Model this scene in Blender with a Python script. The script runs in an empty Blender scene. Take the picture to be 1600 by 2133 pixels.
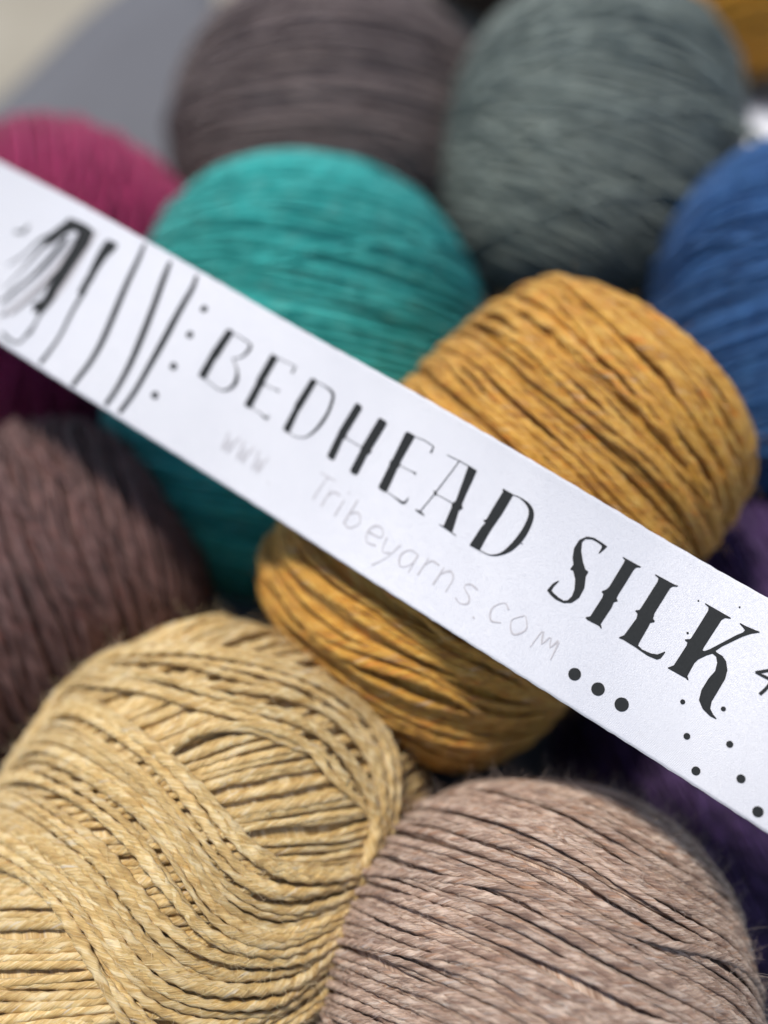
import bpy, bmesh, math, random
import numpy as np
from mathutils import Vector, Matrix

sc = bpy.context.scene
COL = sc.collection
# ------------------------------------------------------------------ camera
cam_d = bpy.data.cameras.new('camera')
cam = bpy.data.objects.new('camera', cam_d); COL.objects.link(cam)
cam.location = (0.0, -0.15, 0.252)
cam.rotation_euler = (math.radians(34.0), 0, 0)
cam_d.sensor_fit = 'VERTICAL'; cam_d.sensor_height = 36.0
cam_d.lens = 43.02
cam_d.clip_start = 0.01; cam_d.clip_end = 200
cam_d.dof.use_dof = True
cam_d.dof.focus_distance = 0.180
cam_d.dof.aperture_fstop = 5.0
sc.camera = cam
# ------------------------------------------------------------------ daylight
SUN_EL, SUN_AZ = 72.0, 315.0          # degrees; azimuth clockwise from +Y (away from the camera)
w = bpy.data.worlds.new('World'); sc.world = w; w.use_nodes = True
nt = w.node_tree
bg = nt.nodes['Background']
sky = nt.nodes.new('ShaderNodeTexSky'); sky.sky_type = 'NISHITA'; sky.sun_disc = False
sky.sun_elevation = math.radians(SUN_EL); sky.sun_rotation = math.radians(SUN_AZ)
nt.links.new(sky.outputs[0], bg.inputs[0]); bg.inputs[1].default_value = 0.15
sd = bpy.data.lights.new('sun', 'SUN'); sd.energy = 4.3; sd.angle = math.radians(8.0); sd.color = (1.0, .955, .89)
sun = bpy.data.objects.new('sun', sd); COL.objects.link(sun)
el, az = math.radians(SUN_EL), math.radians(SUN_AZ)
to_sun = Vector((math.cos(el)*math.sin(az), math.cos(el)*math.cos(az), math.sin(el)))
sun.rotation_euler = to_sun.to_track_quat('Z', 'Y').to_euler(); sun.location = to_sun*3
vs = sc.view_settings
vs.view_transform = 'Standard'; vs.look = 'None'; vs.gamma = 1; vs.use_curve_mapping = False; vs.exposure = 0.0
sc.cycles.use_denoising = True
sc.cycles.max_bounces = 8; sc.cycles.diffuse_bounces = 5

# ------------------------------------------------------------------ node helpers
def nd(t, kind, **kw):
    n = t.nodes.new(kind)
    for k, v in kw.items(): setattr(n, k, v)
    return n
def link(t, a, b): t.links.new(a, b)
def math_n(t, op, a, b=None):
    n = nd(t, 'ShaderNodeMath', operation=op)
    for i, v in enumerate((a, b)):
        if v is None: continue
        if isinstance(v, (int, float)): n.inputs[i].default_value = v
        else: link(t, v, n.inputs[i])
    return n.outputs[0]
def new_mat(name):
    m = bpy.data.materials.new(name); m.use_nodes = True
    return m, m.node_tree, m.node_tree.nodes['Principled BSDF']

def yarn_mat(name, base, light, dark, accent, acc_amt=.5, rough=.42, pitch=7.0, sss=0.0, contrast=1.0, slub=.2):
    """twisted heathered yarn: UV.x = millimetres along the strand, UV.y = turns round it"""
    m, t, p = new_mat(name)
    uv = nd(t, 'ShaderNodeUVMap'); sx = nd(t, 'ShaderNodeSeparateXYZ'); link(t, uv.outputs[0], sx.inputs[0])
    u, v = sx.outputs[0], sx.outputs[1]
    ang = math_n(t, 'MULTIPLY', math_n(t, 'ADD', v, math_n(t, 'DIVIDE', u, pitch)), 6.28318)
    ca, sa = math_n(t, 'COSINE', ang), math_n(t, 'SINE', ang)
    rndm = nd(t, 'ShaderNodeObjectInfo').outputs['Random']
    W = math_n(t, 'MULTIPLY', rndm, 60.0)
    def noise(fu, m_, detail=2.0, rough_=.55, woff=0.0):
        c = nd(t, 'ShaderNodeCombineXYZ')
        link(t, math_n(t, 'MULTIPLY', u, fu), c.inputs[0]); link(t, math_n(t, 'MULTIPLY', ca, m_), c.inputs[1]); link(t, math_n(t, 'MULTIPLY', sa, m_), c.inputs[2])
        n = nd(t, 'ShaderNodeTexNoise', noise_dimensions='4D'); n.inputs['Scale'].default_value = 1; n.inputs['Detail'].default_value = detail; n.inputs['Roughness'].default_value = rough_
        link(t, c.outputs[0], n.inputs['Vector']); link(t, math_n(t, 'ADD', W, woff), n.inputs['W'])
        return n.outputs[0]
    def ramp(fac, lo, hi, c0, c1, mid=None):
        r = nd(t, 'ShaderNodeValToRGB'); link(t, fac, r.inputs[0]); e = r.color_ramp.elements
        e[0].position = lo; e[0].color = (*c0, 1); e[1].position = hi; e[1].color = (*c1, 1)
        if mid: k = e.new(.5*(lo+hi)); k.color = (*mid, 1)
        return r.outputs[0]
    def mix(fac, a, b, mode='MIX'):
        x = nd(t, 'ShaderNodeMix', data_type='RGBA', blend_type=mode)
        for s, v_ in ((0, fac), (6, a), (7, b)):
            if isinstance(v_, (int, float)): x.inputs[s].default_value = v_
            elif isinstance(v_, tuple): x.inputs[s].default_value = (*v_, 1)
            else: link(t, v_, x.inputs[s])
        return x.outputs[2]
    heather = noise(.16, .55, 3.0)                       # slow colour drift along the strand
    fibre = noise(.34, 2.3, 4.0, .72, 7.0)               # fibres running with the twist
    fleck = noise(.11, .8, 2.0, .5, 19.0); pale = noise(.13, .9, 3.0, .6, 31.0)
    mixed = math_n(t, 'ADD', math_n(t, 'MULTIPLY', heather, .5), math_n(t, 'MULTIPLY', fibre, .5))
    hw = .11/contrast
    col = ramp(mixed, .5-hw, .5+hw, dark, light, base)
    col = mix(ramp(fleck, .58, .68, (0, 0, 0), (acc_amt,)*3), col, accent)
    white = tuple(min(.9, .45*c+.42*max(light)) for c in light)
    col = mix(ramp(pale, .61, .72, (0, 0, 0), (slub,)*3), col, white)
    tint = nd(t, 'ShaderNodeHueSaturation'); link(t, col, tint.inputs['Color'])      # each strand a touch different
    link(t, math_n(t, 'ADD', math_n(t, 'MULTIPLY', rndm, .22), .89), tint.inputs['Value'])
    link(t, tint.outputs[0], p.inputs['Base Color'])
    p.inputs['Roughness'].default_value = rough; p.inputs['Specular IOR Level'].default_value = .55 if sss else .28
    if sss:
        p.inputs['Subsurface Weight'].default_value = sss; p.inputs['Subsurface Radius'].default_value = (1.0, .7, .45); p.inputs['Subsurface Scale'].default_value = .0006
    p.inputs['Sheen Weight'].default_value = .08; p.inputs['Sheen Roughness'].default_value = .4
    b = nd(t, 'ShaderNodeBump'); b.inputs['Strength'].default_value = .9; b.inputs['Distance'].default_value = .0007
    link(t, fibre, b.inputs['Height']); link(t, b.outputs[0], p.inputs['Normal'])
    return m

# ------------------------------------------------------------------ tabletop
ZT = -.018      # height of the tabletop
def tabletop():
    m, t, p = new_mat('pale_tabletop')
    tc = nd(t, 'ShaderNodeTexCoord')
    n = nd(t, 'ShaderNodeTexNoise'); n.inputs['Scale'].default_value = 22; n.inputs['Detail'].default_value = 6
    link(t, tc.outputs['Object'], n.inputs['Vector'])
    r = nd(t, 'ShaderNodeValToRGB'); link(t, n.outputs[0], r.inputs[0])
    r.color_ramp.elements[0].position = .3; r.color_ramp.elements[0].color = (.25, .222, .168, 1)
    r.color_ramp.elements[1].position = .7; r.color_ramp.elements[1].color = (.31, .278, .215, 1)
    link(t, r.outputs[0], p.inputs['Base Color']); p.inputs['Roughness'].default_value = .8
    b = nd(t, 'ShaderNodeBump'); b.inputs['Strength'].default_value = .2; b.inputs['Distance'].default_value = .002
    link(t, n.outputs[0], b.inputs['Height']); link(t, b.outputs[0], p.inputs['Normal'])
    me = bpy.data.meshes.new('tabletop')
    s = 40.0
    me.from_pydata([(-s, -s, ZT), (s, -s, ZT), (s, s, ZT), (-s, s, ZT)], [], [(0, 1, 2, 3)])
    me.materials.append(m)
    o = bpy.data.objects.new('tabletop', me); COL.objects.link(o); o['kind'] = 'structure'
    o['label'] = 'pale beige sunlit tabletop under the yarn balls'
tabletop()

def grey_shade_sheet():  # added sheet, outlined and coloured as a shadow lying on the tabletop
    m, t, p = new_mat('shade_grey')
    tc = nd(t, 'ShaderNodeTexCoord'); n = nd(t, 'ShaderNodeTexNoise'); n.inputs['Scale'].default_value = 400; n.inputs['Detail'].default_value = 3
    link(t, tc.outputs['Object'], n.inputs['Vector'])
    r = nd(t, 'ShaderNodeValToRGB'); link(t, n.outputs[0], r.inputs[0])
    r.color_ramp.elements[0].color = (.085, .085, .092, 1); r.color_ramp.elements[1].color = (.125, .125, .135, 1)  # shade put into the base colour
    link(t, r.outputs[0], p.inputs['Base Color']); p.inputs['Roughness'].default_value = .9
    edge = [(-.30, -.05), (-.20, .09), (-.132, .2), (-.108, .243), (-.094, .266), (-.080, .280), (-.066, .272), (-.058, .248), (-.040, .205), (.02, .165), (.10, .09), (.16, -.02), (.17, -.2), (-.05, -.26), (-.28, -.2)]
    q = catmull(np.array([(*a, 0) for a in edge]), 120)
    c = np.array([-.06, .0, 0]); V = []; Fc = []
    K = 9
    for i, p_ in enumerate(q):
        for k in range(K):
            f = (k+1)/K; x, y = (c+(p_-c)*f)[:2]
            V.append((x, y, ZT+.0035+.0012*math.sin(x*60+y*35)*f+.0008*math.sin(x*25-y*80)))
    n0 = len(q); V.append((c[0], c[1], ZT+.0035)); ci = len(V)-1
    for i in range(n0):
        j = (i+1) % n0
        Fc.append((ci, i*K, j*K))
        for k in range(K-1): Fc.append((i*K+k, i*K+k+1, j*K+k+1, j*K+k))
    me = bpy.data.meshes.new('shade_sheet'); me.from_pydata(V, [], Fc); me.materials.append(m)
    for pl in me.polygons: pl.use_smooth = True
    o = bpy.data.objects.new('shade_sheet', me); COL.objects.link(o)
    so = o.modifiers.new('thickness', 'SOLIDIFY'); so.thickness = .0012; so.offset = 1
    o['label'] = 'added grey sheet standing in for a shadow on the beige tabletop'; o['category'] = 'shade_sheet'

# ------------------------------------------------------------------ balls of yarn (metres, world space)
BALLS = {
 "teal": {"c":[-0.0205,0.0325,0.0352],"R":0.042,"L":0.0504,"ax":[0.24,0.876,0.417],"p":2.5,"layers":[{"mA":[0.075,0.964,0.253],"mB":[0.259,0.612,0.747],"lo":0.22,"hi":2.92,"h":0}]},
 "mustard": {"c":[0.023,-0.0232,0.0615],"R":0.0316,"L":0.0436,"ax":[0.688,0.651,0.319],"p":4.5,"layers":[{"mA":[0.81,0.569,0.145],"mB":[0.44,0.497,0.748],"lo":0.22,"hi":2.92,"h":0}]},
 "straw": {"c":[-0.038,-0.0876,0.0322],"R":0.037,"L":0.0525,"ax":[0.481,0.848,0.223],"p":3.4,"layers":[{"mA":[-0.049,0.902,0.43],"mB":[-0.049,0.902,0.43],"lo":0.22,"hi":2.92,"h":0}]},
 "pink": {"c":[0.0257,-0.1103,0.0375],"R":0.0366,"L":0.042,"ax":[0.0,0.992,0.129],"p":2.5,"layers":[{"mA":[0.348,0.937,0.033],"mB":[0.497,0.811,0.308],"lo":0.22,"hi":2.92,"h":0}]},
 "slate": {"c":[0.0539,0.1056,0.0392],"R":0.0386,"L":0.044,"ax":[0.119,0.764,0.634],"p":2.3,"layers":[{"mA":[-0.047,0.966,0.254],"mB":[0.504,0.655,0.563],"lo":0.22,"hi":2.92,"h":0}]},
 "taupe": {"c":[-0.0139,0.1289,0.024],"R":0.0463,"L":0.0463,"ax":[0.1,0.825,0.556],"p":2.1,"layers":[{"mA":[0.048,0.954,0.297],"mB":[0.05,0.828,0.558],"lo":0.22,"hi":2.92,"h":0}]},
 "magenta": {"c":[-0.0863,0.0708,0.0246],"R":0.0386,"L":0.0424,"ax":[0.53,0.703,0.474],"p":2.5,"layers":[{"mA":[0.956,0.266,-0.124],"mB":[0.956,0.266,-0.124],"lo":0.22,"hi":2.92,"h":0}]},
 "blue": {"c":[0.0998,0.0384,0.0457],"R":0.0407,"L":0.0427,"ax":[0.196,0.813,0.548],"p":2.5,"layers":[{"mA":[-0.119,0.874,0.471],"mB":[-0.119,0.874,0.471],"lo":0.22,"hi":2.92,"h":0}]},
 "brown": {"c":[-0.0737,-0.0233,0.0335],"R":0.0341,"L":0.0358,"ax":[0.848,0.439,0.296],"p":2.5,"layers":[{"mA":[0.949,0.25,-0.193],"mB":[0.845,0.523,0.113],"lo":0.22,"hi":2.92,"h":0}]},
 "purple": {"c":[0.0779,-0.0398,-0.0018],"R":0.0411,"L":0.0555,"ax":[0.1,0.954,0.282],"p":2.5,"layers":[{"mA":[0.837,0.346,0.423],"mB":[0.837,0.346,0.423],"lo":0.22,"hi":2.92,"h":0}]},
 "charcoal": {"c":[0.004,-0.052,-0.002],"R":0.018,"L":0.018,"ax":[0.0,0.829,0.559],"p":2.5,"layers":[{"mA":[0.6,0.663,0.447],"mB":[0.6,0.663,0.447],"lo":0.22,"hi":2.92,"h":0}]},  # added ball, its black colour stands in for shade in the gap
 "amber": {"c":[0.1244,0.2299,0.0149],"R":0.034,"L":0.0374,"ax":[0.981,0.163,0.11],"p":2.5,"layers":[{"mA":[0.098,0.918,0.384],"mB":[0.098,0.918,0.384],"lo":0.22,"hi":2.92,"h":0}]},
 "black": {"c":[0.0474,0.2546,0.0303],"R":0.0434,"L":0.0434,"ax":[0.981,0.163,0.11],"p":2.5,"layers":[{"mA":[0.098,0.918,0.384],"mB":[0.098,0.918,0.384],"lo":0.22,"hi":2.92,"h":0}]}}
STRAW_GUIDES = {
 "body": [[[-0.594,0.647,0.479],[-0.394,0.671,0.628],[-0.087,0.463,0.882],[0.089,0.325,0.942],[0.234,0.205,0.95],[0.369,0.077,0.926],[0.478,-0.007,0.878],[0.607,-0.045,0.793],[0.757,-0.012,0.654],[0.818,0.024,0.574]],[[-0.731,0.497,0.467],[-0.541,0.483,0.688],[-0.181,0.259,0.949],[0.031,0.097,0.995],[0.187,-0.079,0.979],[0.316,-0.235,0.919],[0.448,-0.311,0.838],[0.594,-0.322,0.737],[0.755,-0.226,0.616],[0.835,-0.137,0.534]],[[-0.83,0.355,0.429],[-0.524,0.128,0.842],[-0.205,-0.115,0.972],[-0.052,-0.269,0.962],[0.089,-0.415,0.905],[0.24,-0.494,0.836],[0.421,-0.507,0.752],[0.634,-0.447,0.631],[0.717,-0.388,0.579],[0.779,-0.299,0.551]],[[-0.921,0.146,0.36],[-0.589,-0.054,0.807],[-0.393,-0.196,0.898],[-0.241,-0.359,0.902],[-0.114,-0.515,0.85],[-0.014,-0.629,0.778],[0.076,-0.702,0.708],[0.229,-0.748,0.623],[0.402,-0.733,0.548],[0.57,-0.66,0.489]]],
 "rim": [[[-0.571,0.667,0.478],[-0.458,0.752,0.473],[-0.227,0.61,0.759],[0.068,0.463,0.884],[0.26,0.405,0.877],[0.431,0.375,0.821],[0.563,0.324,0.76],[0.665,0.253,0.702],[0.76,0.185,0.623],[0.8,0.128,0.587],[0.81,0.021,0.587],[0.823,-0.101,0.559]],[[-0.465,0.745,0.478],[-0.287,0.745,0.602],[-0.069,0.666,0.743],[0.179,0.584,0.792],[0.353,0.528,0.772],[0.521,0.47,0.713],[0.657,0.394,0.643],[0.745,0.311,0.59],[0.801,0.201,0.564],[0.827,0.094,0.555],[0.837,-0.026,0.547],[0.835,-0.137,0.534]],[[-0.373,0.799,0.471],[-0.207,0.773,0.599],[-0.016,0.696,0.718],[0.178,0.626,0.759],[0.382,0.57,0.727],[0.573,0.512,0.64],[0.714,0.449,0.537],[0.795,0.354,0.492],[0.847,0.215,0.486],[0.873,0.098,0.478],[0.874,-0.019,0.486],[0.864,-0.134,0.486]]],
 "loop": [[[0.089,0.325,0.942],[0.143,0.354,0.924],[0.205,0.373,0.905],[0.352,0.37,0.86],[0.479,0.342,0.808],[0.592,0.304,0.746],[0.658,0.251,0.71]],[[0.102,0.306,0.947],[0.172,0.351,0.92],[0.261,0.36,0.896],[0.379,0.356,0.854],[0.492,0.326,0.807],[0.599,0.285,0.749],[0.66,0.235,0.714]]]}

def unit(v): v = np.asarray(v, float); return v/np.linalg.norm(v)

class Smooth1D:
    def __init__(self, rng, nmax, amp=1.0, n=5):
        self.f = rng.integers(1, nmax+1, n); self.p = rng.uniform(0, 6.283, n); self.a = rng.normal(0, 1, n)*amp/math.sqrt(n/2)
    def __call__(self, th): return (self.a[:, None]*np.sin(self.f[:, None]*th[None, :]+self.p[:, None])).sum(0)
class Smooth3D:
    def __init__(self, rng, k, amp=1.0, n=7):
        self.k = rng.normal(0, k, (n, 3)); self.p = rng.uniform(0, 6.283, n); self.a = amp/math.sqrt(n/2)
    def __call__(self, s): return self.a*np.sin(s@self.k.T+self.p).sum(1)

class Ball:
    def __init__(self, spec, seed):
        self.R, self.L, self.p = spec['R'], spec['L'], spec['p']
        self.ax = unit(spec['ax']); self.c = np.array(spec['c']); self.rng = np.random.default_rng(seed)
        self.lump = Smooth3D(self.rng, 2.2, .010)
        self.field = Smooth3D(self.rng, 3.0, 1.0)
        self.sag = Smooth3D(self.rng, 6.0, 1.0)
    def rad(self, s):
        z = np.abs(s@self.ax); rho = np.sqrt(np.maximum(0, 1-z*z))
        return ((rho/self.R)**self.p+(z/self.L)**self.p)**(-1/self.p)*(1+self.lump(s))

def tube_mesh(name, P, N, rad, K, pitch, lobes, closed, mat):
    """sweep a two-ply lobed section along P (N = outward direction)"""
    n = len(P)
    T = np.roll(P, -1, 0)-np.roll(P, 1, 0)
    if not closed: T[0] = P[1]-P[0]; T[-1] = P[-1]-P[-2]
    T /= np.linalg.norm(T, axis=1)[:, None]+1e-12
    Nn = N-(N*T).sum(1)[:, None]*T; Nn /= np.linalg.norm(Nn, axis=1)[:, None]+1e-12
    B = np.cross(T, Nn)
    seg = np.linalg.norm(np.diff(P, axis=0), axis=1); S = np.concatenate([[0], np.cumsum(seg)])
    total = S[-1]+(np.linalg.norm(P[0]-P[-1]) if closed else 0)
    if closed and pitch: pitch = total/max(1, round(total/pitch))
    ph = np.arange(K)/K*2*np.pi
    q = ph[None, :]+(2*np.pi*S/pitch)[:, None]*(-1.0)
    f = 1+lobes*np.cos(2*q)-.35*lobes
    rr = rad[:, None]*f
    V = P[:, None, :]+rr[..., None]*(np.cos(ph)[None, :, None]*Nn[:, None, :]+np.sin(ph)[None, :, None]*B[:, None, :])
    V = V.reshape(-1, 3)
    m = n if closed else n-1
    i = np.arange(m)[:, None]; j = np.arange(K)[None, :]
    i2 = (i+1) % n; j2 = (j+1) % K
    Fq = np.stack([i*K+j, i*K+j2, i2*K+j2, i2*K+j], -1).reshape(-1, 4)
    Su = S*1000; Su2 = np.concatenate([Su[1:], [total*1000]])[:m] if closed else Su[1:]
    u1 = np.broadcast_to(Su[:m, None], (m, K)); u2 = np.broadcast_to(np.asarray(Su2)[:, None], (m, K))
    v1 = np.broadcast_to(j/K, (m, K)); v2 = np.broadcast_to((j+1)/K, (m, K))
    UV = np.stack([np.stack([u1, v1], -1), np.stack([u1, v2], -1), np.stack([u2, v2], -1), np.stack([u2, v1], -1)], 2).reshape(-1)
    me = bpy.data.meshes.new(name)
    nf = len(Fq)
    me.vertices.add(len(V)); me.vertices.foreach_set('co', V.astype(np.float32).ravel())
    me.loops.add(nf*4); me.loops.foreach_set('vertex_index', Fq.astype(np.int32).ravel())
    me.polygons.add(nf); me.polygons.foreach_set('loop_start', np.arange(0, nf*4, 4, dtype=np.int32))
    me.polygons.foreach_set('use_smooth', np.ones(nf, dtype=bool))
    lay = me.uv_layers.new(name='UVMap'); lay.data.foreach_set('uv', UV.astype(np.float32))
    me.update(calc_edges=True); me.materials.append(mat)
    return me

def add_part(name, me, parent):
    o = bpy.data.objects.new(name, me); COL.objects.link(o); o.parent = parent
    return o

def slice_layer(ball, root, lay, mat, yr, K, seg, lobes, pitch, h, spacing=1.62, wander=.8, jit=.018, rs=.12, pick=None):
    """one layer of wraps: loops whose plane swings from mA to mB across the ball"""
    rng = ball.rng
    mA, mB = unit(lay['mA']), unit(lay['mB'])
    dphi = spacing*yr/(.5*(ball.R+ball.L))
    cnt = int((lay['hi']-lay['lo'])/dphi)
    strands = []
    ks = range(cnt) if pick is None else sorted(rng.uniform(.12*cnt, .88*cnt, pick))
    for k in ks:
        phi0 = lay['lo']+(k+.5+rng.normal(0, .22))*dphi
        tt = min(1, max(0, (phi0-.3)/2.5))
        m = unit((1-tt)*mA+tt*mB+rng.normal(0, jit, 3))
        e1 = unit(np.cross(m, [.3, .2, .93])); e2 = np.cross(m, e1)
        length = 2*math.pi*math.sin(phi0)*ball.R
        n = max(24, int(length/seg))
        th = np.arange(n)/n*2*np.pi
        s0 = math.cos(phi0)*m+math.sin(phi0)*(np.cos(th)[:, None]*e1+np.sin(th)[:, None]*e2)
        dp = dphi*(wander*.9*ball.field(s0)+.22*wander*Smooth1D(rng, 9)(th)+.06*Smooth1D(rng, 30)(th))
        phi = phi0+dp
        s = np.cos(phi)[:, None]*m+np.sin(phi)[:, None]*(np.cos(th)[:, None]*e1+np.sin(th)[:, None]*e2)
        hh = h+yr*(rng.normal(0, .18)+.2*Smooth1D(rng, 7)(th)+.2*ball.sag(s)+.03*Smooth1D(rng, 40)(th))
        P = s*(ball.rad(s)-yr+hh)[:, None]
        rad = yr*rng.uniform(.88, 1.12)*(1+rs*Smooth1D(rng, 11)(th)+.02*Smooth1D(rng, 40)(th))
        rad = np.clip(rad, .55*yr, 1.5*yr)
        me = tube_mesh('yarn_strand', P, s, rad, K, pitch, lobes, True, mat)
        add_part('yarn_strand', me, root); strands.append((P, s))
    return strands

def core(ball, root, mat, depth):
    bm = bmesh.new(); bmesh.ops.create_icosphere(bm, subdivisions=4, radius=1)
    for v in bm.verts:
        s = np.array(v.co)[None]; s = s/np.linalg.norm(s)
        v.co = Vector(s[0]*(ball.rad(s)[0]-depth))
    for f in bm.faces: f.smooth = True
    uvl = bm.loops.layers.uv.new('UVMap')
    for f in bm.faces:
        for l in f.loops:
            l[uvl].uv = (l.vert.co.x*1000+l.vert.co.y*300, l.vert.co.z*15)
    me = bpy.data.meshes.new('core'); bm.to_mesh(me); bm.free(); me.materials.append(mat)
    add_part('core', me, root)

def fuzz(ball, root, strands, mat, count, lmin, lmax, r=.000025, bias=None, name='fuzz'):
    """stray silk fibres standing off the wraps"""
    rng = ball.rng; V = []; Fc = []
    for _ in range(count):
        P, s = strands[rng.integers(len(strands))]
        i = rng.integers(len(P))
        if bias is not None and rng.uniform() > bias(s[i]): continue
        p = P[i]+s[i]*.0006; L = rng.uniform(lmin, lmax)
        T = unit(P[(i+1) % len(P)]-P[i-1])
        d = unit(s[i]*rng.uniform(.1, .9)+T*rng.normal(0, .8)+rng.normal(0, .45, 3))
        curl = rng.normal(0, .9, 3)
        pts = []
        n = 5
        for a in range(n):
            pts.append(p.copy()); d = unit(d+curl*.28+rng.normal(0, .12, 3)); p = p+d*L/(n-1)
        base = len(V)
        for a, q in enumerate(pts):
            dd = unit(pts[min(a+1, n-1)]-pts[max(a-1, 0)]); x = unit(np.cross(dd, [.31, .77, .55])); y = np.cross(dd, x)
            rr = r*(1-.6*a/(n-1))
            for g in range(3): V.append(q+rr*(math.cos(g*2.094)*x+math.sin(g*2.094)*y))
        for a in range(n-1):
            for g in range(3):
                g2 = (g+1) % 3
                Fc.append((base+a*3+g, base+a*3+g2, base+a*3+3+g2, base+a*3+3+g))
    me = bpy.data.meshes.new(name); me.from_pydata([tuple(v) for v in V], [], Fc); me.materials.append(mat)
    for pl in me.polygons: pl.use_smooth = True
    o = add_part(name, me, root); o['kind'] = 'stuff'

def ball_root(key, label):
    sp = BALLS[key]
    o = bpy.data.objects.new('yarn_ball', None); COL.objects.link(o)
    o.empty_display_size = .01; o.location = sp['c']
    o['label'] = label; o['category'] = 'yarn ball'; o['group'] = 'balls of yarn heaped together'
    return o

def catmull(pts, n):
    pts = np.asarray(pts); P = np.vstack([2*pts[0]-pts[1], pts, 2*pts[-1]-pts[-2]])
    m = len(pts)-1; t = np.linspace(0, m-1e-9, n); i = t.astype(int); f = (t-i)[:, None]
    a, b, c, d = P[i], P[i+1], P[i+2], P[i+3]
    return .5*((2*b)+(c-a)*f+(2*a-5*b+4*c-d)*f*f+(3*b-a-3*c+d)*f**3)

grey_shade_sheet()

def guided(ball, root, lines, counts, mat, yr, K, seg, lobes, pitch, h, wander=.5, hj=.32, mult=None, ext=.5):
    """strands laid between successive guide lines given as directions from the ball's centre"""
    rng = ball.rng; out = []
    def extend(l):
        l = [unit(a) for a in l]
        def go(a, b, ang):          # carry on over the ball's shoulder
            t_ = unit(b-a-(b-a)@b*b); return math.cos(ang)*b+math.sin(ang)*t_
        return [go(l[1], l[0], ext), go(l[1], l[0], ext/2)]+l+[go(l[-2], l[-1], ext/2), go(l[-2], l[-1], ext)]
    res = [catmull(extend(l), 60) for l in lines]
    total = 0
    for gi, cnt in enumerate(counts):
        A, Bm = res[gi], res[gi+1]
        for k in range(cnt):
            f = (k+rng.normal(0, .2))/cnt
            x = np.linspace(0, 1, 60)
            ff = f+wander/cnt*Smooth1D(rng, 3)(x*6.283*.6)
            s = (1-ff)[:, None]*A+ff[:, None]*Bm
            s /= np.linalg.norm(s, axis=1)[:, None]
            ln = np.linalg.norm(np.diff(s, axis=0), axis=1).sum()*ball.R*1.15
            n = int(ln/seg); s = catmull(s, n); s /= np.linalg.norm(s, axis=1)[:, None]
            th = np.linspace(0, 6.283*.5, n); x = np.linspace(0, 1, n)
            dive = 1-np.clip(np.minimum(x, 1-x)/.06, 0, 1); dive = dive**2
            hh = h+yr*(rng.normal(0, hj)+.3*Smooth1D(rng, 6)(th)+.03*Smooth1D(rng, 30)(th)) - dive*yr*2.2
            P = s*(ball.rad(s)-yr+hh)[:, None]
            rad = yr*rng.uniform(.76, 1.18)*(1+.12*Smooth1D(rng, 10)(th)+.02*Smooth1D(rng, 30)(th))
            if mult: rad = rad*mult
            rad = np.clip(rad, .55*yr, 1.6*yr)
            me = tube_mesh('yarn_strand', P, s, rad, K, pitch, lobes, False, mat)
            add_part('yarn_strand', me, root); out.append((P, s))
    return out

MATS = {
 'teal':   yarn_mat('teal_yarn', (.028, .40, .36), (.09, .56, .51), (.010, .24, .22), (.22, .52, .42), .5, slub=.6),
 'mustard': yarn_mat('mustard_yarn', (.60, .295, .032), (.74, .44, .095), (.38, .155, .015), (.66, .19, .012), .6, sss=.3, slub=.7),
 'straw':  yarn_mat('straw_yarn', (.68, .465, .18), (.82, .64, .35), (.48, .295, .095), (.60, .35, .09), .5, sss=.3, slub=.75, contrast=1.3),
 'pink':   yarn_mat('dusty_pink_yarn', (.42, .28, .20), (.66, .50, .385), (.24, .145, .10), (.44, .21, .10), .55, sss=.3, slub=.8, contrast=1.45),
 'slate':  yarn_mat('slate_yarn', (.19, .225, .20), (.31, .345, .30), (.10, .122, .112), (.20, .20, .13), .5),
 'taupe':  yarn_mat('taupe_yarn', (.155, .115, .107), (.26, .21, .195), (.08, .056, .052), (.17, .10, .085), .4),
 'magenta': yarn_mat('magenta_yarn', (.29, .010, .075), (.42, .028, .13), (.15, .005, .036), (.33, .012, .09), .4),
 'blue':   yarn_mat('blue_yarn', (.027, .10, .27), (.06, .17, .38), (.012, .05, .15), (.04, .15, .30), .4),
 'brown':  yarn_mat('plum_brown_yarn', (.115, .054, .046), (.21, .115, .10), (.050, .022, .018), (.23, .06, .04), .4, contrast=1.1),
 'purple': yarn_mat('purple_yarn', (.048, .019, .082), (.12, .06, .18), (.015, .005, .028), (.11, .04, .18), .4, contrast=1.5),
 'amber':  yarn_mat('amber_yarn', (.82, .38, .035), (.86, .46, .08), (.66, .26, .02), (.78, .30, .02), .4),
 'charcoal': yarn_mat('gap_shade_yarn', (.02, .02, .022), (.04, .04, .045), (.01, .01, .011), (.03, .03, .03), .4),
 'black':  yarn_mat('black_brown_yarn', (.03, .02, .016), (.05, .035, .03), (.014, .01, .008), (.04, .02, .01), .4),
}
LABELS = {
 'teal': 'bright teal yarn ball in the middle, under the white ribbon',
 'mustard': 'golden mustard yarn ball crossed by the word on the ribbon',
 'straw': 'straw yellow yarn ball in front with loose looping strands',
 'pink': 'dusty pink beige yarn ball in the front right corner',
 'slate': 'slate grey-green yarn ball at the back, behind the mustard one',
 'taupe': 'dark taupe grey yarn ball at the back, behind the teal one',
 'magenta': 'magenta yarn ball under the ribbon end with the drawing',
 'blue': 'denim blue yarn ball at the right edge beside the slate one',
 'brown': 'dark plum brown yarn ball at the left edge behind the straw one',
 'purple': 'deep purple yarn ball under the right end of the ribbon',
 'amber': 'amber orange yarn ball far back in the top right corner',
 'charcoal': 'small added black yarn ball standing in for the shade deep between the straw, mustard and pink ones',
 'black': 'blackish brown yarn ball far back, just showing at the top edge',
}
seed = 3
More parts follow.
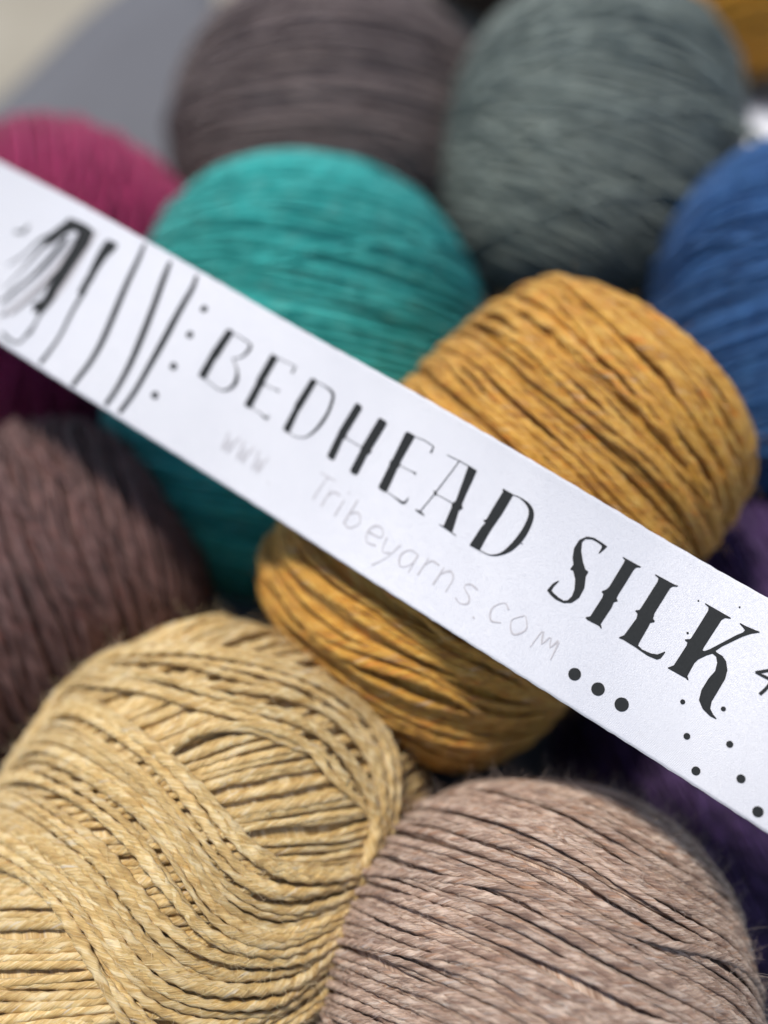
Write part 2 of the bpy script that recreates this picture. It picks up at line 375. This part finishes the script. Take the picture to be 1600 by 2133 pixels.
for key, sp in BALLS.items():
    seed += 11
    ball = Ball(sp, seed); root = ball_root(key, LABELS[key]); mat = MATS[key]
    lay = sp['layers'][0]
    under = dict(lay); under['lo'], under['hi'] = .05, 3.09
    under['mA'] = list(unit(np.array(lay['mA'])+.35*ball.ax)); under['mB'] = list(unit(np.array(lay['mB'])-.25*ball.ax))
    cross = dict(lay)
    turn = unit(np.cross(lay['mA'], ball.c-np.array(cam.location)))
    CROSS = {'slate': (9, .45), 'teal': (3, .18), 'pink': (5, .20), 'mustard': (2, .18), 'taupe': (4, .3), 'blue': (5, .3), 'brown': (5, .3), 'purple': (5, .35), 'magenta': (5, .3)}
    def crossing(yr, K, seg, lobes, pitch):
        n_, a_ = CROSS.get(key, (0, 0))
        for s_ in (1, -1):
            cross['mA'] = list(unit(np.array(lay['mA'])+s_*a_*turn)); cross['mB'] = list(unit(np.array(lay['mB'])+s_*a_*turn))
            if n_: slice_layer(ball, root, cross, mat, yr, K, seg, lobes, pitch, yr*.75, jit=.05, pick=n_//2+(s_ > 0))
    if key == 'straw':
        yr = .00074
        st = slice_layer(ball, root, lay, mat, yr, 6, .0011, .12, .0062, -yr*1.5, wander=.8)
        st2 = guided(ball, root, STRAW_GUIDES['body'], (9, 9, 9), mat, yr*1.06, 8, .0006, .15, .0062, yr*.5, wander=.4)
        st3 = guided(ball, root, STRAW_GUIDES['rim'], (5, 5), mat, yr*1.08, 8, .0006, .15, .0060, yr*.8)
        st4 = guided(ball, root, STRAW_GUIDES['loop'], (3,), mat, yr, 8, .0006, .15, .0060, yr*.3, ext=.06)
        core(ball, root, mat, yr*3.4)
        fuzz(ball, root, st+st2*2+st3*2, mat, 3600, .0015, .005)
    elif key == 'pink':
        yr = .00060
        slice_layer(ball, root, under, mat, yr, 5, .0020, .10, .0070, -yr*1.3, spacing=1.7, wander=.5)
        st = slice_layer(ball, root, lay, mat, yr, 7, .0009, .15, .0052, 0, spacing=1.7, wander=.8)
        crossing(yr, 7, .0009, .15, .0052)
        core(ball, root, mat, yr*3.0)
        fuzz(ball, root, st, mat, 5000, .0015, .0055)
    elif key == 'mustard':
        yr = .00080
        slice_layer(ball, root, under, mat, yr, 5, .0020, .10, .0085, -yr*1.3, spacing=1.7, wander=.5)
        st = slice_layer(ball, root, lay, mat, yr, 7, .0012, .16, .0068, 0, spacing=1.78, wander=.9, jit=.025)
        crossing(yr, 7, .0012, .16, .0068)
        core(ball, root, mat, yr*3.0)
        fuzz(ball, root, st, mat, 1500, .0015, .004)
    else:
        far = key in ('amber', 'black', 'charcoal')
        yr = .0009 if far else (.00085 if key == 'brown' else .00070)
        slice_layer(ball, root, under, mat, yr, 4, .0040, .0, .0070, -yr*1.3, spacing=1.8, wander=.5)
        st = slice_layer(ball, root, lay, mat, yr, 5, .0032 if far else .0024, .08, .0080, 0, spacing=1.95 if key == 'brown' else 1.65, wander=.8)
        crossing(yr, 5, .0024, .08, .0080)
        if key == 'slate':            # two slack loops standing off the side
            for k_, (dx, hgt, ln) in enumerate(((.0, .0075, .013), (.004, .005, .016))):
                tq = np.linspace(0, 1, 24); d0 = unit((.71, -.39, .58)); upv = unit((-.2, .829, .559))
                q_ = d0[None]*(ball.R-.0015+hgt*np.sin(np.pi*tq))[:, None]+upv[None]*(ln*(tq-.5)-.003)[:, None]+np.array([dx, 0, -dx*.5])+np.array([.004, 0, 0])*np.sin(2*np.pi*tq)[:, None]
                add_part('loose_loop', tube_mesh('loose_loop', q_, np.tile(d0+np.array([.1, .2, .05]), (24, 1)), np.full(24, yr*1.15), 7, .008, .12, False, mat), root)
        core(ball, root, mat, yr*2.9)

# ------------------------------------------------------------------ satin ribbon label
RIB_O=[0.0, -0.03654, 0.09271]
RIB_D=[0.8116, -0.5836, -0.0284]
RIB_C=[0.5243, 0.7061, 0.4759]
RIB_N=[-0.2577, -0.4011, 0.879]

O3, D3, C3, N3 = (np.array(a) for a in (RIB_O, RIB_D, RIB_C, RIB_N))
RW = 14.5         # half width, mm
def rib_point(u, v, off=0.0):
    """ribbon surface; u along, v across (mm)"""
    wv = 1.3*math.sin(u*.085+.6)+.3*math.sin(u*.17+v*.06+2.0)+.004*v*v*math.sin(u*.05+1.0)+.07*v*math.sin(u*.062+2.4)+.05*math.sin(u*.6+v*.35)*math.sin(v*.22+u*.11)
    if u < -55: wv -= .012*(u+55)**2*.35
    edge = .02*math.sin(u*.9)+.015*math.sin(u*2.3+1)
    return O3+(u*D3+v*C3+(wv+off)*N3)*.001

def ribbon():
    root = bpy.data.objects.new('ribbon_label', None); COL.objects.link(root); root.location = tuple(O3); root.empty_display_size = .01
    root['label'] = 'white satin ribbon label with black lettering lying across the yarn balls'; root['category'] = 'ribbon'
    m, t, p = new_mat('white_satin')
    p.inputs['Base Color'].default_value = (.585, .578, .598, 1); p.inputs['Roughness'].default_value = .36; p.inputs['Specular IOR Level'].default_value = .5; p.inputs['Anisotropic'].default_value = .4
    uv = nd(t, 'ShaderNodeUVMap'); mp = nd(t, 'ShaderNodeMapping'); mp.inputs['Scale'].default_value = (4.0, 9.0, 1)
    link(t, uv.outputs[0], mp.inputs[0])
    n = nd(t, 'ShaderNodeTexNoise'); n.inputs['Scale'].default_value = 1; n.inputs['Detail'].default_value = 2; link(t, mp.outputs[0], n.inputs['Vector'])
    wv = nd(t, 'ShaderNodeTexWave', bands_direction='Y'); wv.inputs['Scale'].default_value = 1.6; wv.inputs['Distortion'].default_value = .6; link(t, uv.outputs[0], wv.inputs['Vector'])
    hsum = math_n(t, 'ADD', n.outputs[0], math_n(t, 'MULTIPLY', wv.outputs[1], .35))
    b = nd(t, 'ShaderNodeBump'); b.inputs['Strength'].default_value = .6; b.inputs['Distance'].default_value = .00015
    link(t, hsum, b.inputs['Height']); link(t, b.outputs[0], p.inputs['Normal'])
    us = np.arange(-135, 112, 1.0); vsn = np.concatenate([[-RW, -RW+.5, -RW+1.1], np.linspace(-RW+2.2, RW-2.2, 15), [RW-1.1, RW-.5, RW]])
    rng = np.random.default_rng(5)
    V, Fc = [], []; nv = len(vsn)
    for side in (0, 1):
        for u in us:
            ej = .03*math.sin(u*1.7)+rng.normal(0, .02)
            for v in vsn:
                rim = .05 if (abs(abs(v)-RW+.5) < .01) else 0.0      # woven selvedge bead
                vv = v+(ej*np.sign(v) if abs(v) > RW-.2 else 0)
                V.append(tuple(rib_point(u, vv, (rim if side == 0 else -.22-rim))-O3))
    nu = len(us); off = nu*nv
    for i in range(nu-1):
        for j in range(nv-1):
            a = i*nv+j
            Fc.append((a, a+nv, a+nv+1, a+1)); Fc.append((off+a, off+a+1, off+a+nv+1, off+a+nv))
        a = i*nv; Fc.append((a, off+a, off+a+nv, a+nv)); a = i*nv+nv-1; Fc.append((a, a+nv, off+a+nv, off+a))
    me = bpy.data.meshes.new('band'); me.from_pydata(V, [], Fc); me.materials.append(m)
    lay = me.uv_layers.new(name='UVMap')
    for l in me.loops:
        k = l.vertex_index % off; lay.data[l.index].uv = (us[k//nv], vsn[k % nv])
    for pl in me.polygons: pl.use_smooth = True
    add_part('band', me, root)
    return root
RIBBON = ribbon()

POLYS = [
 ["printed_letter",[[38.39,8.87],[38.9,8.72],[39.0,8.27],[39.07,4.0],[38.91,3.34],[38.48,2.75],[38.9,2.62],[39.05,2.08],[39.02,-1.37],[38.51,-1.86],[38.88,-1.96],[40.8,-1.83],[41.28,-2.0],[40.8,-1.53],[40.86,1.49],[40.72,2.34],[41.13,2.77],[40.76,3.0],[40.68,3.71],[40.67,8.13],[40.79,8.59],[41.38,9.0],[40.87,8.94]]],
 ["printed_letter",[[43.76,9.12],[44.47,8.99],[44.67,8.46],[44.65,3.87],[44.62,3.3],[44.14,2.93],[44.65,2.74],[44.91,2.02],[44.68,-1.09],[44.19,-1.82],[44.8,-1.69],[47.01,-1.7],[49.05,-1.84],[50.48,-1.61],[50.83,-1.19],[50.93,-0.06],[50.24,-1.02],[49.28,-1.42],[47.92,-1.58],[47.08,-1.4],[46.98,-0.84],[46.9,1.74],[46.82,2.49],[47.31,3.0],[46.87,3.23],[46.61,4.07],[46.61,8.54],[46.84,8.97],[47.49,9.37],[46.9,9.26]]],
 ["printed_letter",[[52.18,9.17],[52.85,9.03],[53.14,8.54],[53.14,4.0],[53.09,3.47],[52.46,3.01],[52.99,2.92],[53.14,2.39],[53.07,-1.12],[52.5,-1.86],[53.13,-1.83],[55.45,-1.72],[55.85,-1.84],[55.38,-1.4],[55.28,0.77],[55.45,1.49],[56.17,2.68],[56.8,3.4],[57.51,3.28],[58.12,2.55],[58.49,1.32],[58.25,-0.07],[58.24,-2.04],[58.68,-3.48],[59.74,-4.27],[61.11,-4.61],[62.04,-4.53],[61.29,-4.25],[60.54,-3.76],[60.18,-2.76],[60.16,-0.94],[60.12,1.12],[59.75,2.36],[58.97,3.34],[58.14,3.72],[57.24,3.73],[56.91,3.89],[57.39,5.0],[59.08,7.7],[59.89,8.69],[60.85,9.51],[59.97,9.36],[58.77,9.23],[57.88,9.19],[58.43,9.01],[59.05,8.74],[58.98,8.26],[58.34,7.36],[56.26,3.72],[55.73,3.02],[55.33,2.9],[55.24,3.45],[55.34,8.29],[55.62,8.83],[56.39,9.18]]],
 ["printed_letter",[[35.54,9.0],[34.56,9.08],[33.29,9.09],[32.27,8.69],[31.61,7.69],[31.59,6.26],[32.15,4.92],[32.82,4.04],[32.78,3.2],[33.24,3.27],[34.19,2.31],[34.91,0.95],[35.14,-0.18],[34.93,-1.08],[34.42,-1.49],[33.38,-1.46],[32.43,-1.28],[31.98,-1.09],[31.97,-0.32],[32.2,0.77],[31.74,-0.03],[31.53,-1.36],[32.36,-1.67],[33.36,-1.83],[34.54,-1.68],[35.53,-1.02],[36.05,0.2],[35.94,1.84],[35.21,3.44],[35.17,4.23],[34.67,4.26],[33.71,5.09],[32.57,6.46],[32.03,7.63],[32.21,8.37],[33.18,8.87],[34.37,8.89],[34.97,8.74],[35.09,8.22],[35.09,7.5],[35.35,8.27]]],
 ["printed_letter",[[-38.02,8.22],[-37.07,8.17],[-37.06,3.32],[-37.24,2.86],[-36.97,-0.86],[-38.01,-0.89],[-38.14,2.88],[-38.23,3.34]]],
 ["printed_letter",[[-28.9,8.38],[-27.82,8.26],[-27.73,3.82],[-27.39,3.51],[-27.64,2.93],[-27.34,-1.04],[-28.34,-1.13],[-28.56,2.92],[-28.76,3.31]]],
 ["printed_letter",[[-20.26,8.26],[-19.38,8.19],[-19.48,3.07],[-19.56,2.44],[-19.15,-1.28],[-20.14,-1.16],[-20.3,2.66],[-20.5,3.19]]],
 ["printed_letter",[[-10.66,8.37],[-9.56,8.16],[-9.74,3.25],[-9.51,2.9],[-9.82,2.29],[-9.4,-1.35],[-10.48,-1.25],[-10.79,2.52],[-10.89,3.09]]],
 ["printed_letter",[[-5.71,8.14],[-4.36,7.99],[-4.52,3.08],[-4.18,2.79],[-4.61,2.26],[-4.36,-1.39],[-5.52,-1.41],[-5.69,2.13],[-5.84,2.67]]],
 ["printed_letter",[[-0.45,8.37],[0.89,8.41],[0.95,3.72],[1.2,3.48],[1.05,2.76],[1.54,-1.29],[0.27,-1.29],[-0.02,2.6],[-0.26,2.96],[-0.07,3.58]]],
 ["printed_letter",[[11.05,8.77],[12.51,8.75],[12.95,4.75],[13.24,3.04],[13.66,2.62],[13.32,2.09],[14.23,-1.38],[12.66,-1.38],[12.19,1.87],[11.93,2.43],[12.21,3.1],[11.66,5.76]]],
 ["printed_letter",[[17.53,8.44],[19.33,8.46],[19.39,5.0],[19.23,2.35],[19.23,0.93],[19.38,-1.56],[17.73,-1.63],[17.81,1.77],[18.02,2.62],[17.52,2.7],[17.86,3.11],[17.8,5.16],[17.82,8.08]]],
 ["printed_shape",[[-67.7,10.94],[-65.45,11.16],[-65.45,9.66],[-66.14,7.82],[-65.87,5.73],[-65.47,3.7],[-65.34,1.26],[-66.04,0.34],[-66.42,2.79],[-66.61,5.77],[-67.22,8.81]]],
 ["printed_shape",[[-74.56,10.56],[-71.42,10.82],[-70.65,8.74],[-70.51,4.88],[-70.43,1.12],[-70.44,-1.97],[-72.46,-1.76],[-72.27,0.03],[-72.12,3.49],[-71.97,6.94],[-72.37,9.55]]],
 ["printed_shape",[[-78.16,10.54],[-74.78,10.65],[-75.71,9.42],[-76.91,8.33],[-77.31,7.05],[-78.34,5.25],[-79.29,4.49],[-79.44,6.32],[-78.13,8.2]]],
 ["printed_shape",[[-70.52,-1.03],[-70.09,-2.91],[-70.3,-4.99],[-70.61,-6.84],[-70.16,-10.19],[-70.74,-10.76],[-70.37,-8.54],[-70.69,-6.18],[-73.29,-5.64],[-72.33,-4.45],[-70.81,-4.27],[-70.69,-2.52]]]]
STROKES = [
 ["printed_letter",[[-37.53,8.13,0.136],[-35.11,8.17,0.164],[-33.39,8.03,0.273],[-33.05,7.62,0.491],[-33.03,6.53,0.464],[-33.5,5.3,0.246],[-34.6,4.29,0.136]]],
 ["printed_letter",[[-34.44,4.38,0.136],[-32.89,3.21,0.299],[-31.99,1.63,0.678],[-32.16,-0.03,0.461],[-33.64,-1.23,0.19],[-37.3,-0.92,0.136]]],
 ["printed_letter",[[-28.27,8.31,0.12],[-26.05,8.55,0.12],[-24.07,8.66,0.133]]],
 ["printed_letter",[[-24.07,8.71,0.132],[-24.09,7.42,0.369]]],
 ["printed_letter",[[-27.84,3.38,0.12],[-25.17,3.67,0.133],[-24.39,3.69,0.427]]],
 ["printed_letter",[[-27.76,-1.04,0.12],[-25.36,-1.03,0.134],[-23.94,-1.25,0.375],[-23.67,-0.46,0.107]]],
 ["printed_letter",[[-19.77,8.18,0.13],[-17.73,8.29,0.156],[-16.0,8.09,0.365],[-15.13,7.42,0.495],[-14.56,5.14,0.495],[-14.6,2.96,0.547],[-15.07,0.97,0.391],[-15.94,-0.53,0.208],[-17.59,-1.32,0.13],[-19.67,-1.25,0.13]]],
 ["printed_letter",[[-10.09,2.71,0.115],[-5.13,2.73,0.115]]],
 ["printed_letter",[[0.61,8.36,0.108],[2.61,8.71,0.108],[4.56,8.63,0.118]]],
 ["printed_letter",[[4.59,8.69,0.117],[4.7,7.54,0.312]]],
 ["printed_letter",[[0.9,3.35,0.109],[3.61,3.5,0.119],[4.34,3.53,0.395]]],
 ["printed_letter",[[1.17,-1.26,0.109],[3.23,-1.36,0.119],[5.08,-1.4,0.337],[5.38,-0.28,0.079]]],
 ["printed_letter",[[9.38,8.84,0.135],[8.66,2.47,0.173],[8.1,-1.52,0.154]]],
 ["printed_letter",[[8.29,2.7,0.116],[8.69,2.49,0.388],[9.03,2.24,0.116]]],
 ["printed_letter",[[7.29,-1.33,0.097],[8.2,-1.31,0.312],[9.09,-1.45,0.097]]],
 ["printed_letter",[[7.2,8.57,0.097],[9.49,8.72,0.116],[11.39,8.77,0.116]]],
 ["printed_letter",[[8.58,2.42,0.097],[12.27,2.54,0.097]]],
 ["printed_letter",[[11.89,-1.35,0.096],[13.39,-1.39,0.154],[15.18,-1.54,0.096]]],
 ["printed_letter",[[19.12,8.38,0.112],[20.52,8.61,0.187],[22.24,8.3,0.469],[23.35,7.32,0.787],[23.8,5.42,0.937],[23.8,3.25,1.012],[23.36,1.21,0.825],[22.55,-0.32,0.356],[21.2,-1.34,0.169],[19.11,-1.55,0.112]]],
 ["printed_letter",[[23.75,2.68,0.186],[24.67,2.73,0.056]]],
 ["printed_line",[[-60.86,13.86,0.364],[-60.0,10.83,0.572],[-59.06,6.34,0.676],[-57.78,0.93,0.728],[-56.74,-4.58,0.676],[-56.54,-8.88,0.572],[-56.91,-12.39,0.52],[-57.05,-13.98,0.52]]],
 ["printed_line",[[-54.47,13.4,0.358],[-53.73,10.76,0.665],[-52.1,5.3,0.716],[-50.85,-0.05,0.767],[-49.97,-5.3,0.665],[-49.72,-10.08,0.563],[-50.02,-13.66,0.512]]],
 ["printed_line",[[-48.61,13.55,0.353],[-47.88,11.07,0.554],[-47.51,6.64,0.705],[-46.94,0.96,0.756],[-46.7,-3.8,0.655],[-46.63,-9.19,0.554],[-47.13,-13.55,0.504]]],
 ["printed_line",[[-65.32,1.69,0.529],[-64.98,-2.87,0.424],[-64.34,-7.83,0.371],[-64.49,-11.25,0.424],[-64.74,-13.62,0.529]]],
 ["printed_line",[[-79.29,5.2,0.711],[-80.23,1.87,0.492],[-81.55,-2.8,0.219],[-82.65,-5.93,0.164]]],
 ["printed_line",[[-73.93,8.76,0.135],[-74.63,3.32,0.162],[-76.49,-3.3,0.162],[-79.25,-8.72,0.162]]],
 ["printed_line",[[-75.02,7.08,0.135],[-76.3,1.05,0.162],[-78.92,-4.56,0.162],[-81.17,-8.87,0.162]]],
 ["printed_line",[[-75.77,8.12,0.704],[-76.43,3.53,0.65],[-77.83,-1.44,0.487],[-80.42,-6.2,0.325],[-81.62,-8.26,0.217]]],
 ["printed_line",[[-72.48,6.96,0.537],[-73.0,1.06,0.484],[-74.57,-4.56,0.376],[-76.89,-9.18,0.269]]],
 ["printed_shade",[[-72.88,9.58,1.074],[-73.01,4.72,1.88],[-73.8,-1.05,1.88],[-76.06,-6.19,1.074],[-78.35,-9.95,0.537]]],
 ["printed_shade",[[-70.69,11.53,0.534],[-70.14,6.19,0.907],[-69.86,-0.12,1.067],[-70.13,-4.76,0.534]]],
 ["printed_line",[[-73.08,10.32,1.612],[-72.27,7.35,1.665],[-72.03,3.81,1.612],[-71.88,-0.05,1.235],[-71.69,-3.05,0.806],[-72.32,-6.76,0.322]]],
 ["printed_line",[[-78.16,10.31,1.088],[-75.82,10.5,1.251],[-73.3,10.63,1.251],[-71.16,10.59,0.816]]],
 ["printed_line",[[-66.7,10.89,1.585],[-66.7,9.07,1.48],[-66.4,6.15,1.163],[-65.75,2.3,0.687]]],
 ["printed_line",[[-85.69,-1.78,0.223],[-83.14,1.24,0.279],[-81.46,4.95,0.446],[-79.46,6.82,0.725],[-78.08,9.5,0.837]]],
 ["printed_line",[[-70.65,-10.65,0.378],[-71.32,-12.7,0.27],[-74.07,-13.05,0.324],[-76.26,-12.81,0.378]]],
 ["printed_line",[[-89.34,4.13,0.393],[-87.36,4.7,0.393],[-86.67,5.62,0.617],[-86.59,6.67,0.168]]],
 ["printed_line",[[-79.08,-10.33,0.441],[-78.16,-9.28,0.496]]],
 ["printed_mark",[[63.27,4.14,0.318],[64.01,4.76,0.398],[65.37,5.96,0.398]]],
 ["printed_mark",[[63.3,4.21,0.318],[64.52,4.28,0.358],[66.92,4.47,0.398]]],
 ["printed_mark",[[65.36,1.73,0.436],[65.74,3.35,0.436],[66.15,7.37,0.436]]]]
DOTS = [
 [41.54,-9.95,0.942],
 [45.55,-9.99,0.994],
 [49.61,-10.07,1.046],
 [56.81,-4.98,0.367],
 [62.16,-2.76,0.361],
 [59.84,-8.94,0.487],
 [65.44,-6.62,0.498],
 [63.42,-12.5,0.644],
 [69.18,-9.96,0.632],
 [73.41,-12.64,0.782],
 [52.26,4.07,0.185],
 [51.13,9.02,0.144],
 [56.63,11.25,0.141],
 [-43.87,9.18,0.624],
 [-43.4,4.14,0.625],
 [-42.89,-1.91,0.651],
 [-43.08,-7.77,0.654]]
TEXT = [
 ["w",-27.34,-8.0],
 ["w",-24.21,-8.06],
 ["w",-20.95,-8.16],
 [".",-17.62,-8.56],
 ["T",-8.74,-6.85],
 ["r",-6.0,-7.14],
 ["i",-3.91,-7.28],
 ["b",-0.72,-7.77],
 ["e",3.79,-8.14],
 ["y",7.07,-8.86],
 ["a",10.56,-8.61],
 ["r",14.25,-8.2],
 ["n",17.29,-8.17],
 ["s",21.4,-8.29],
 [".",24.27,-9.14],
 ["c",27.06,-8.08],
 ["o",30.66,-8.11],
 ["m",35.65,-8.37]]
def ink_mat(name, col, rough=.75):
    m, t, p = new_mat(name)
    tc = nd(t, 'ShaderNodeTexCoord'); n = nd(t, 'ShaderNodeTexNoise'); n.inputs['Scale'].default_value = 2500; n.inputs['Detail'].default_value = 2
    link(t, tc.outputs['Object'], n.inputs['Vector'])
    r = nd(t, 'ShaderNodeValToRGB'); link(t, n.outputs[0], r.inputs[0])
    r.color_ramp.elements[0].color = tuple(c*.8 for c in col)+(1,); r.color_ramp.elements[1].color = tuple(c*1.25 for c in col)+(1,)
    link(t, r.outputs[0], p.inputs['Base Color']); p.inputs['Roughness'].default_value = rough; p.inputs['Specular IOR Level'].default_value = .12
    return m
INK = ink_mat('black_print', (.022, .023, .023)); GREY = ink_mat('grey_print', (.42, .395, .40))

def ink_part(name, outlines, mat, off=.07):
    """flat print: outlines (mm on the ribbon) filled and cut so that they follow its waves"""
    bm = bmesh.new()
    for poly in outlines:
        vsx = [bm.verts.new((x, y, 0)) for x, y in poly]
        bm.faces.new(vsx)
    bm.normal_update()
    bmesh.ops.triangulate(bm, faces=bm.faces[:], ngon_method='EAR_CLIP')
    xs = [v.co.x for v in bm.verts]; ys = [v.co.y for v in bm.verts]
    for k in range(math.ceil(min(xs)/1.5), math.floor(max(xs)/1.5)+1):
        bmesh.ops.bisect_plane(bm, geom=bm.verts[:]+bm.edges[:]+bm.faces[:], plane_co=(k*1.5, 0, 0), plane_no=(1, 0, 0), dist=1e-5)
    bmesh.ops.recalc_face_normals(bm, faces=bm.faces[:])
    for v in bm.verts: v.co = Vector(rib_point(v.co.x, v.co.y, off)-O3)
    me = bpy.data.meshes.new(name); bm.to_mesh(me); bm.free(); me.materials.append(mat)
    add_part(name, me, RIBBON)

def stroke_quads(pts, n=28):
    pts = np.asarray(pts, float); q = catmull(pts, max(2, min(n, 8*len(pts)))) if len(pts) > 2 else pts
    p, wd = q[:, :2], np.maximum(q[:, 2], .03)/2
    t = np.gradient(p, axis=0); t /= np.linalg.norm(t, axis=1)[:, None]+1e-9
    nrm = np.stack([-t[:, 1], t[:, 0]], 1)
    A, Bq = p+nrm*wd[:, None], p-nrm*wd[:, None]
    return [[tuple(A[i]), tuple(A[i+1]), tuple(Bq[i+1]), tuple(Bq[i])] for i in range(len(p)-1)]

for i, (nm, pts) in enumerate(POLYS):
    wd = .55 if nm == 'printed_shape' else (.42 if pts[0][0] < 0 else .14)      # ink spread round each outline
    rim = [q for a, b in zip(pts, pts[1:]+pts[:1]) for q in stroke_quads([(*a, wd), (*b, wd)])]
    ink_part(nm, [pts], INK, .070+.002*(i % 3)); rim_me = ink_part(nm, rim, INK, .076+.002*(i % 3))
for i, (nm, pts) in enumerate(STROKES): ink_part(nm, stroke_quads([(x, y, w_*(1.5 if nm == 'printed_line' else 1.0)+(.05 if w_ > .3 else 0)) for x, y, w_ in pts]), GREY if nm == 'printed_shade' else INK, (.062 if nm == 'printed_shade' else .085)+.003*(i % 5))
for x, y, r in DOTS:
    ink_part('printed_dot', [[(x+r*math.cos(a*math.pi/12), y+r*math.sin(a*math.pi/12)) for a in range(24)]], INK, .08)
GLYPH = {
 'w': [[(-.5, .45), (-.25, -.45), (0, .2), (.25, -.45), (.5, .45)]], '.': [[(-.05, -.42), (.05, -.48)]],
 'T': [[(-.45, .7), (.5, .75)], [(.05, .72), (-.02, .2), (-.05, -.45)]], 'r': [[(-.25, .4), (-.25, -.45)], [(-.25, .05), (-.05, .38), (.3, .38)]],
 'i': [[(0, .35), (0, -.45)], [(0, .68), (.03, .75)]], 'b': [[(-.3, .8), (-.3, -.4)], [(-.3, .1), (.05, .35), (.35, 0), (.05, -.42), (-.3, -.35)]],
 'e': [[(-.32, -.02), (.32, .05), (.2, .38), (-.15, .38), (-.35, 0), (-.15, -.42), (.32, -.35)]],
 'y': [[(-.35, .4), (-.2, -.2), (.15, -.1)], [(.35, .42), (.1, -.4), (-.25, -.95)]],
 'a': [[(.3, .38), (-.1, .4), (-.35, 0), (-.1, -.42), (.25, -.1), (.3, .38)], [(.3, .35), (.35, -.45)]],
 'n': [[(-.3, .4), (-.3, -.45)], [(-.3, .05), (0, .4), (.28, .2), (.32, -.45)]],
 's': [[(.3, .38), (-.1, .42), (-.25, .18), (.15, -.05), (.25, -.32), (-.05, -.48), (-.32, -.38)]],
 'c': [[(.3, .3), (0, .45), (-.32, 0), (-.1, -.45), (.32, -.32)]], 'o': [[(0, .45), (-.35, 0), (0, -.45), (.35, 0), (.05, .46)]],
 'm': [[(-.6, -.45), (-.5, .4), (-.2, -.1), (0, .35), (.25, -.05), (.45, .4), (.6, -.45)]],
}
for k, (ch, x, y) in enumerate(TEXT):
    sz = 3.7
    outl = []
    for g in GLYPH[ch]:
        wx = {'w': .55, 'm': .8, 'T': .9, 'i': .8}.get(ch, 1.0)
        outl += stroke_quads([(x+a*sz*wx, y+b*sz, .20+.09*math.sin(i*2+k)) for i, (a, b) in enumerate(g)], 16)
    ink_part('printed_letter', outl, GREY, .075+.002*(k % 3))

# ------------------------------------------------------------------ sheet of white paper behind the heap
def paper():
    m, t, p = new_mat('white_paper'); p.inputs['Base Color'].default_value = (.72, .72, .74, 1); p.inputs['Roughness'].default_value = .7
    V, Fc = [], []
    nx, ny = 14, 10; cx, cy, sx, sy = PAPER
    for side in (0, 1):
        for i in range(nx+1):
            for j in range(ny+1):
                a, b = i/nx, j/ny
                V.append((cx+sx*a+.01*b, cy+sy*b-.012*a, ZT+.0012+.004*(1-a)**2*b+.002*math.sin(a*5+b*3)**2-(.0003 if side else 0)))
    n1 = (nx+1)*(ny+1)
    for i in range(nx):
        for j in range(ny):
            a = i*(ny+1)+j
            Fc += [(a, a+ny+1, a+ny+2, a+1), (n1+a, n1+a+1, n1+a+ny+2, n1+a+ny+1)]
    me = bpy.data.meshes.new('paper_sheet'); me.from_pydata(V, [], Fc); me.materials.append(m)
    for pl in me.polygons: pl.use_smooth = True
    o = bpy.data.objects.new('paper_sheet', me); COL.objects.link(o)
    o['label'] = 'small white paper sheet on the tabletop behind the blue yarn ball'; o['category'] = 'paper'
PAPER = (.11, .12, .12, .073)
paper()
